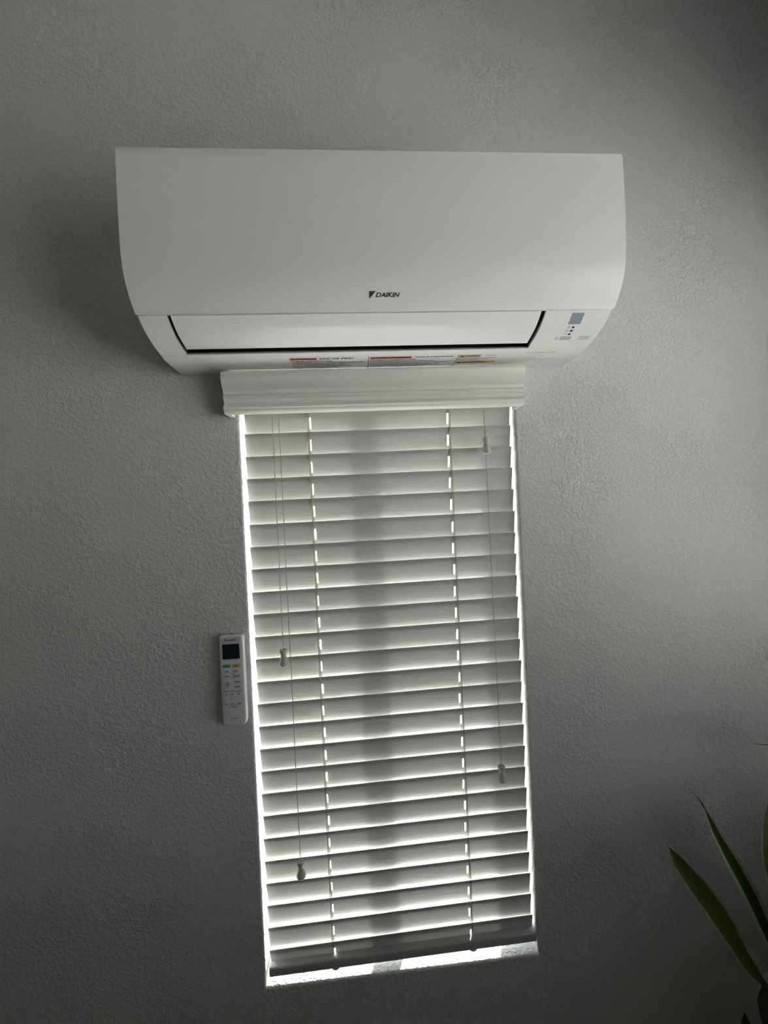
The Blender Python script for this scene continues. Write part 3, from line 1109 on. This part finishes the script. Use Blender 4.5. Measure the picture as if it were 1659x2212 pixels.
tb = button(c1 - 0.0074, c1 + 0.0072, -0.3402, -0.3250, 0.0018, 'rbutton', [('TEMP', .2, .82, .55, .70), ('TIME', .25, .78, .36, .48)])
bm = bmesh.new()
for s, zc in ((1, -0.3278), (-1, -0.3378)):
    add_poly(bm, [(c1 - 0.0022, zc - s * 0.0008), (c1, zc + s * 0.0010), (c1, zc + s * 0.0002), (c1 - 0.0018, zc - s * 0.0014)], rf, 0.0012)
    add_poly(bm, [(c1 + 0.0022, zc - s * 0.0008), (c1, zc + s * 0.0010), (c1, zc + s * 0.0002), (c1 + 0.0018, zc - s * 0.0014)], rf, 0.0012)
finish(bm, 'arrow_mark', M['ink2'], tb, 0)
c3 = -0.3036
button(c3 - 0.0074, c3 + 0.0074, -0.3310, -0.3250, 0.0026, 'rbutton', [('\u2022FAN', .16, .84, .25, .75)])
button(c3 - 0.0074, c3 + 0.0074, -0.3402, -0.3342, 0.0026, 'rbutton', [('SWING', .16, .84, .25, .75)])
for x, t in ((-0.3263, 'COMFORT'), (-0.3142, 'POWERFUL'), (-0.3010, 'SENSOR')):
    o = button(x - 0.0048, x + 0.0048, -0.3536, -0.3488, 0.0022, 'rbutton')
    bm = bmesh.new()
    add_text(bm, t, x - 0.0050, x + 0.0050, -0.3476, -0.3456, rf, 0.0003, 0.02)
    k = 10
    if t == 'POWERFUL':
        add_poly(bm, [(x - 0.0018, -0.3500), (x + 0.0018, -0.3500), (x, -0.3526)], rf, 0.0013)
    else:
        add_poly(bm, [(x + 0.0012 * math.cos(6.283 * i / k), -0.3512 + 0.0012 * math.sin(6.283 * i / k)) for i in range(k)], rf, 0.0013)
    finish(bm, 'button_lettering', M['ink2'], o, 0)
for x, t in ((-0.3266, 'ON'), (-0.3133, 'OFF'), (-0.3004, 'CANCEL')):
    button(x - 0.0050, x + 0.0050, -0.3728, -0.3678, 0.0022, 'rbutton', [(t, .22, .78, .28, .72)])
bm = bmesh.new()
add_text(bm, 'TIMER', -0.3172, -0.3092, -0.3772, -0.3750, rf, 0.0003, 0.02)
for x0, x1, z0, z1 in ((-0.3200, -0.3195, -0.3764, -0.3700), (-0.3072, -0.3067, -0.3764, -0.3700), (-0.3200, -0.3178, -0.3766, -0.3761), (-0.3088, -0.3067, -0.3766, -0.3761)):
    add_poly(bm, [(x0, z0), (x1, z0), (x1, z1), (x0, z1)], rf, 0.0003)
finish(bm, 'timer_lettering', M['ink2'], rbody, 0)
bm = bmesh.new()
add_text(bm, 'ARC480A', -0.3212, -0.3058, -0.3998, -0.3980, rf, 0.0003, 0.02)
finish(bm, 'model_lettering', M['ink2'], rbody, 0)
bm = bmesh.new()
op = rrect(-0.3315, -0.2965, -0.3935, -0.3440, 0.003, 4)
ip = [(-0.3140 + (x + 0.3140) * 0.975, -0.36875 + (z + 0.36875) * 0.982) for x, z in op]
for i in range(len(op)):
    j = (i + 1) % len(op)
    add_poly(bm, [op[i], op[j], ip[j], ip[i]], rf, 0.0001)
finish(bm, 'cover_seam', M['button'], rbody, 0)
bm = bmesh.new()
lathe(bm, -0.3133, -0.0095, [(0.0022, -0.2374), (0.0022, -0.2368), (0.0012, -0.2366)], 14)
finish(bm, 'signal_emitter', M['ink'], rbody)

# ------------------------------------------------------------------ plants on a stand (lower right)
st = root('plant_stand', (0.80, -0.21, -Z0), 'low brown wooden stand carrying two potted plants by the wall', 'stand')
TZ = 0.33 - Z0
box('stand_top', 0.60, 1.00, -0.40, -0.03, TZ - 0.022, TZ, M['stand'], st, 0.003)
for x in (0.625, 0.945):
    for y in (-0.375, -0.085):
        box('leg', x, x + 0.03, y, y + 0.03, -Z0 + 0.0005, TZ - 0.022, M['stand'], st, 0.002)


def pot(thing, x, y, r, h, mat):
    z0 = TZ + 0.0005
    bm = bmesh.new()
    lathe(bm, x, y, [(r * 0.70, z0), (r * 0.74, z0 + 0.004), (r * 0.94, z0 + h * 0.82), (r, z0 + h * 0.83), (r * 1.02, z0 + h), (r * 0.93, z0 + h), (r * 0.88, z0 + h * 0.86), (r * 0.88, z0 + h * 0.84)], 28)
    finish(bm, 'pot', mat, thing, 40)
    bm = bmesh.new()
    lathe(bm, x, y, [(r * 0.87, z0 + h * 0.845), (r * 0.85, z0 + h * 0.865), (r * 0.4, z0 + h * 0.88), (0.002, z0 + h * 0.885)], 24)
    finish(bm, 'soil', M['soil'], thing, 40)
    return z0 + h * 0.87


def blade(parent, spine, widths, side, mat, fold=0.18, name='leaf', thick=0.0013):
    """strap leaf: spine points (base to tip), half widths, sideways direction"""
    P = spline([tuple(p) for p in spine], 6)
    n = len(P)
    Wd = []
    for i in range(n):
        s = i / (n - 1) * (len(widths) - 1)
        k = min(int(s), len(widths) - 2)
        q = s - k
        q = q * q * (3 - 2 * q)
        Wd.append(widths[k] * (1 - q) + widths[k + 1] * q)
    side = Vector(side).normalized()
    bm = bmesh.new()
    uvl = bm.loops.layers.uv.new('UVMap')
    us = [-1, -0.72, -0.4, 0, 0.4, 0.72, 1]
    top, bot = [], []
    for i, p in enumerate(P):
        p = Vector(p)
        d = (Vector(P[min(i + 1, n - 1)]) - Vector(P[max(i - 1, 0)])).normalized()
        sd = (side - d * side.dot(d)).normalized()
        nn = d.cross(sd).normalized()
        if nn.y > 0:
            nn = -nn
        row, row2 = [], []
        for u in us:
            q = p + sd * (u * Wd[i]) + nn * (fold * abs(u) ** 1.5 * Wd[i])
            row.append(bm.verts.new(q + nn * thick / 2))
            row2.append(bm.verts.new(q - nn * thick / 2))
        top.append(row)
        bot.append(row2)

    def quad(vs, uvs):
        f = bm.faces.new(vs)
        for l, w in zip(f.loops, uvs):
            l[uvl].uv = w
    m = len(us)
    for i in range(n - 1):
        v0, v1 = i / (n - 1), (i + 1) / (n - 1)
        for k in range(m - 1):
            a0, a1 = (us[k] + 1) / 2, (us[k + 1] + 1) / 2
            quad((top[i][k], top[i][k + 1], top[i + 1][k + 1], top[i + 1][k]), ((a0, v0), (a1, v0), (a1, v1), (a0, v1)))
            quad((bot[i][k], bot[i + 1][k], bot[i + 1][k + 1], bot[i][k + 1]), ((a0, v0), (a0, v1), (a1, v1), (a1, v0)))
        for k, a0 in ((0, 0.0), (m - 1, 1.0)):
            quad((top[i][k], top[i + 1][k], bot[i + 1][k], bot[i][k]), ((a0, v0), (a0, v1), (a0, v1), (a0, v0)))
    for i, v0 in ((0, 0.0), (n - 1, 1.0)):
        for k in range(m - 1):
            a0, a1 = (us[k] + 1) / 2, (us[k + 1] + 1) / 2
            quad((top[i][k], top[i][k + 1], bot[i][k + 1], bot[i][k]), ((a0, v0), (a1, v0), (a1, v0), (a0, v0)))
    return finish(bm, name, mat, parent, 60)


sp = root('snake_plant', (0.80, -0.20, TZ), 'potted plant with long green sword leaves edged in cream', 'potted plant')
sz = pot(sp, 0.80, -0.20, 0.105, 0.215, M['pot'])
blade(sp, [(0.770, -0.19, sz - 0.01), (0.705, -0.175, -0.972), (0.6364, -0.160, -0.8944), (0.5992, -0.158, -0.8420), (0.5605, -0.155, -0.7700), (0.5250, -0.150, -0.7130), (0.4960, -0.145, -0.6720), (0.4760, -0.140, -0.6380)],
      [0.0045, 0.0045, 0.006, 0.0120, 0.0170, 0.0175, 0.0125, 0.0004], (0.80, -0.25, 0.52), M['leaf3'], 0.25)
lf = blade(sp, [(0.790, -0.18, sz - 0.01), (0.750, -0.13, -0.985), (0.7137, -0.105, -0.8990), (0.6928, -0.100, -0.8465), (0.6699, -0.098, -0.7896), (0.6362, -0.095, -0.7189), (0.6089, -0.092, -0.6643), (0.5880, -0.090, -0.6120)],
           [0.006, 0.008, 0.0125, 0.0145, 0.0150, 0.0140, 0.0090, 0.0010], (0.88, -0.1, 0.42), M['leaf'], 0.30)
bm = bmesh.new()
tube(bm, spline([(0.5885, -0.090, -0.6130), (0.5815, -0.089, -0.6000), (0.5735, -0.088, -0.5895), (0.5640, -0.086, -0.5815)], 4), [0.0014 - 0.0001 * k for k in range(13)], 6)
finish(bm, 'dry_tip', M['drytip'], lf, 60)
blade(sp, [(0.812, -0.20, sz - 0.01), (0.775, -0.17, -0.960), (0.711, -0.14, -0.800), (0.690, -0.13, -0.705), (0.692, -0.12, -0.640), (0.706, -0.11, -0.590)],
      [0.008, 0.016, 0.0215, 0.0225, 0.015, 0.0005], (0.98, -0.2, 0.05), M['leaf3'], 0.2)
blade(sp, [(0.825, -0.21, sz - 0.01), (0.845, -0.20, -0.900), (0.835, -0.17, -0.680), (0.800, -0.14, -0.540), (0.755, -0.12, -0.497), (0.700, -0.105, -0.490), (0.672, -0.100, -0.488)],
      [0.008, 0.018, 0.022, 0.020, 0.012, 0.003, 0.0004], (0.5, -0.5, 0.3), M['leaf'], 0.3)
blade(sp, [(0.820, -0.23, sz - 0.01), (0.860, -0.26, -0.900), (0.890, -0.29, -0.740), (0.930, -0.32, -0.600)],
      [0.008, 0.018, 0.018, 0.0005], (0.9, 0.3, 0.1), M['leaf'], 0.3)

dp = root('dark_leaf_plant', (0.68, -0.30, TZ), 'small potted plant with dark rounded leaves below the sword-leaved plant', 'potted plant')
sz2 = pot(dp, 0.68, -0.305, 0.058, 0.105, M['pot2'])


def stem_leaf(base, tip, length, wid, direction, side):
    bm = bmesh.new()
    mid = [(base[k] + tip[k]) / 2 + (0.008 if k == 0 else 0) for k in range(3)]
    tube(bm, spline([base, mid, tip], 5), 0.0018, 6)
    s_ = finish(bm, 'stem', M['stem'], dp, 60)
    d = Vector(direction).normalized()
    p0 = Vector(tip)
    blade(s_, [p0, p0 + d * length * 0.33, p0 + d * length * 0.66, p0 + d * length], [0.002, wid, wid * 0.9, 0.001], side, M['leaf2'], 0.15)


b0 = (0.68, -0.305, sz2 - 0.005)
stem_leaf(b0, (0.626, -0.195, -0.952), 0.078, 0.021, (-0.05, 0.40, 1.0), (0.95, -0.3, 0.1))
stem_leaf(b0, (0.574, -0.185, -0.966), 0.048, 0.008, (0.16, 0.30, 1.0), (0.95, -0.3, -0.1))
stem_leaf(b0, (0.720, -0.290, -1.000), 0.060, 0.018, (0.4, -0.2, 1.0), (0.9, 0.2, -0.3))
stem_leaf(b0, (0.660, -0.350, -1.020), 0.060, 0.018, (-0.3, -0.6, 0.8), (0.9, -0.3, 0.2))
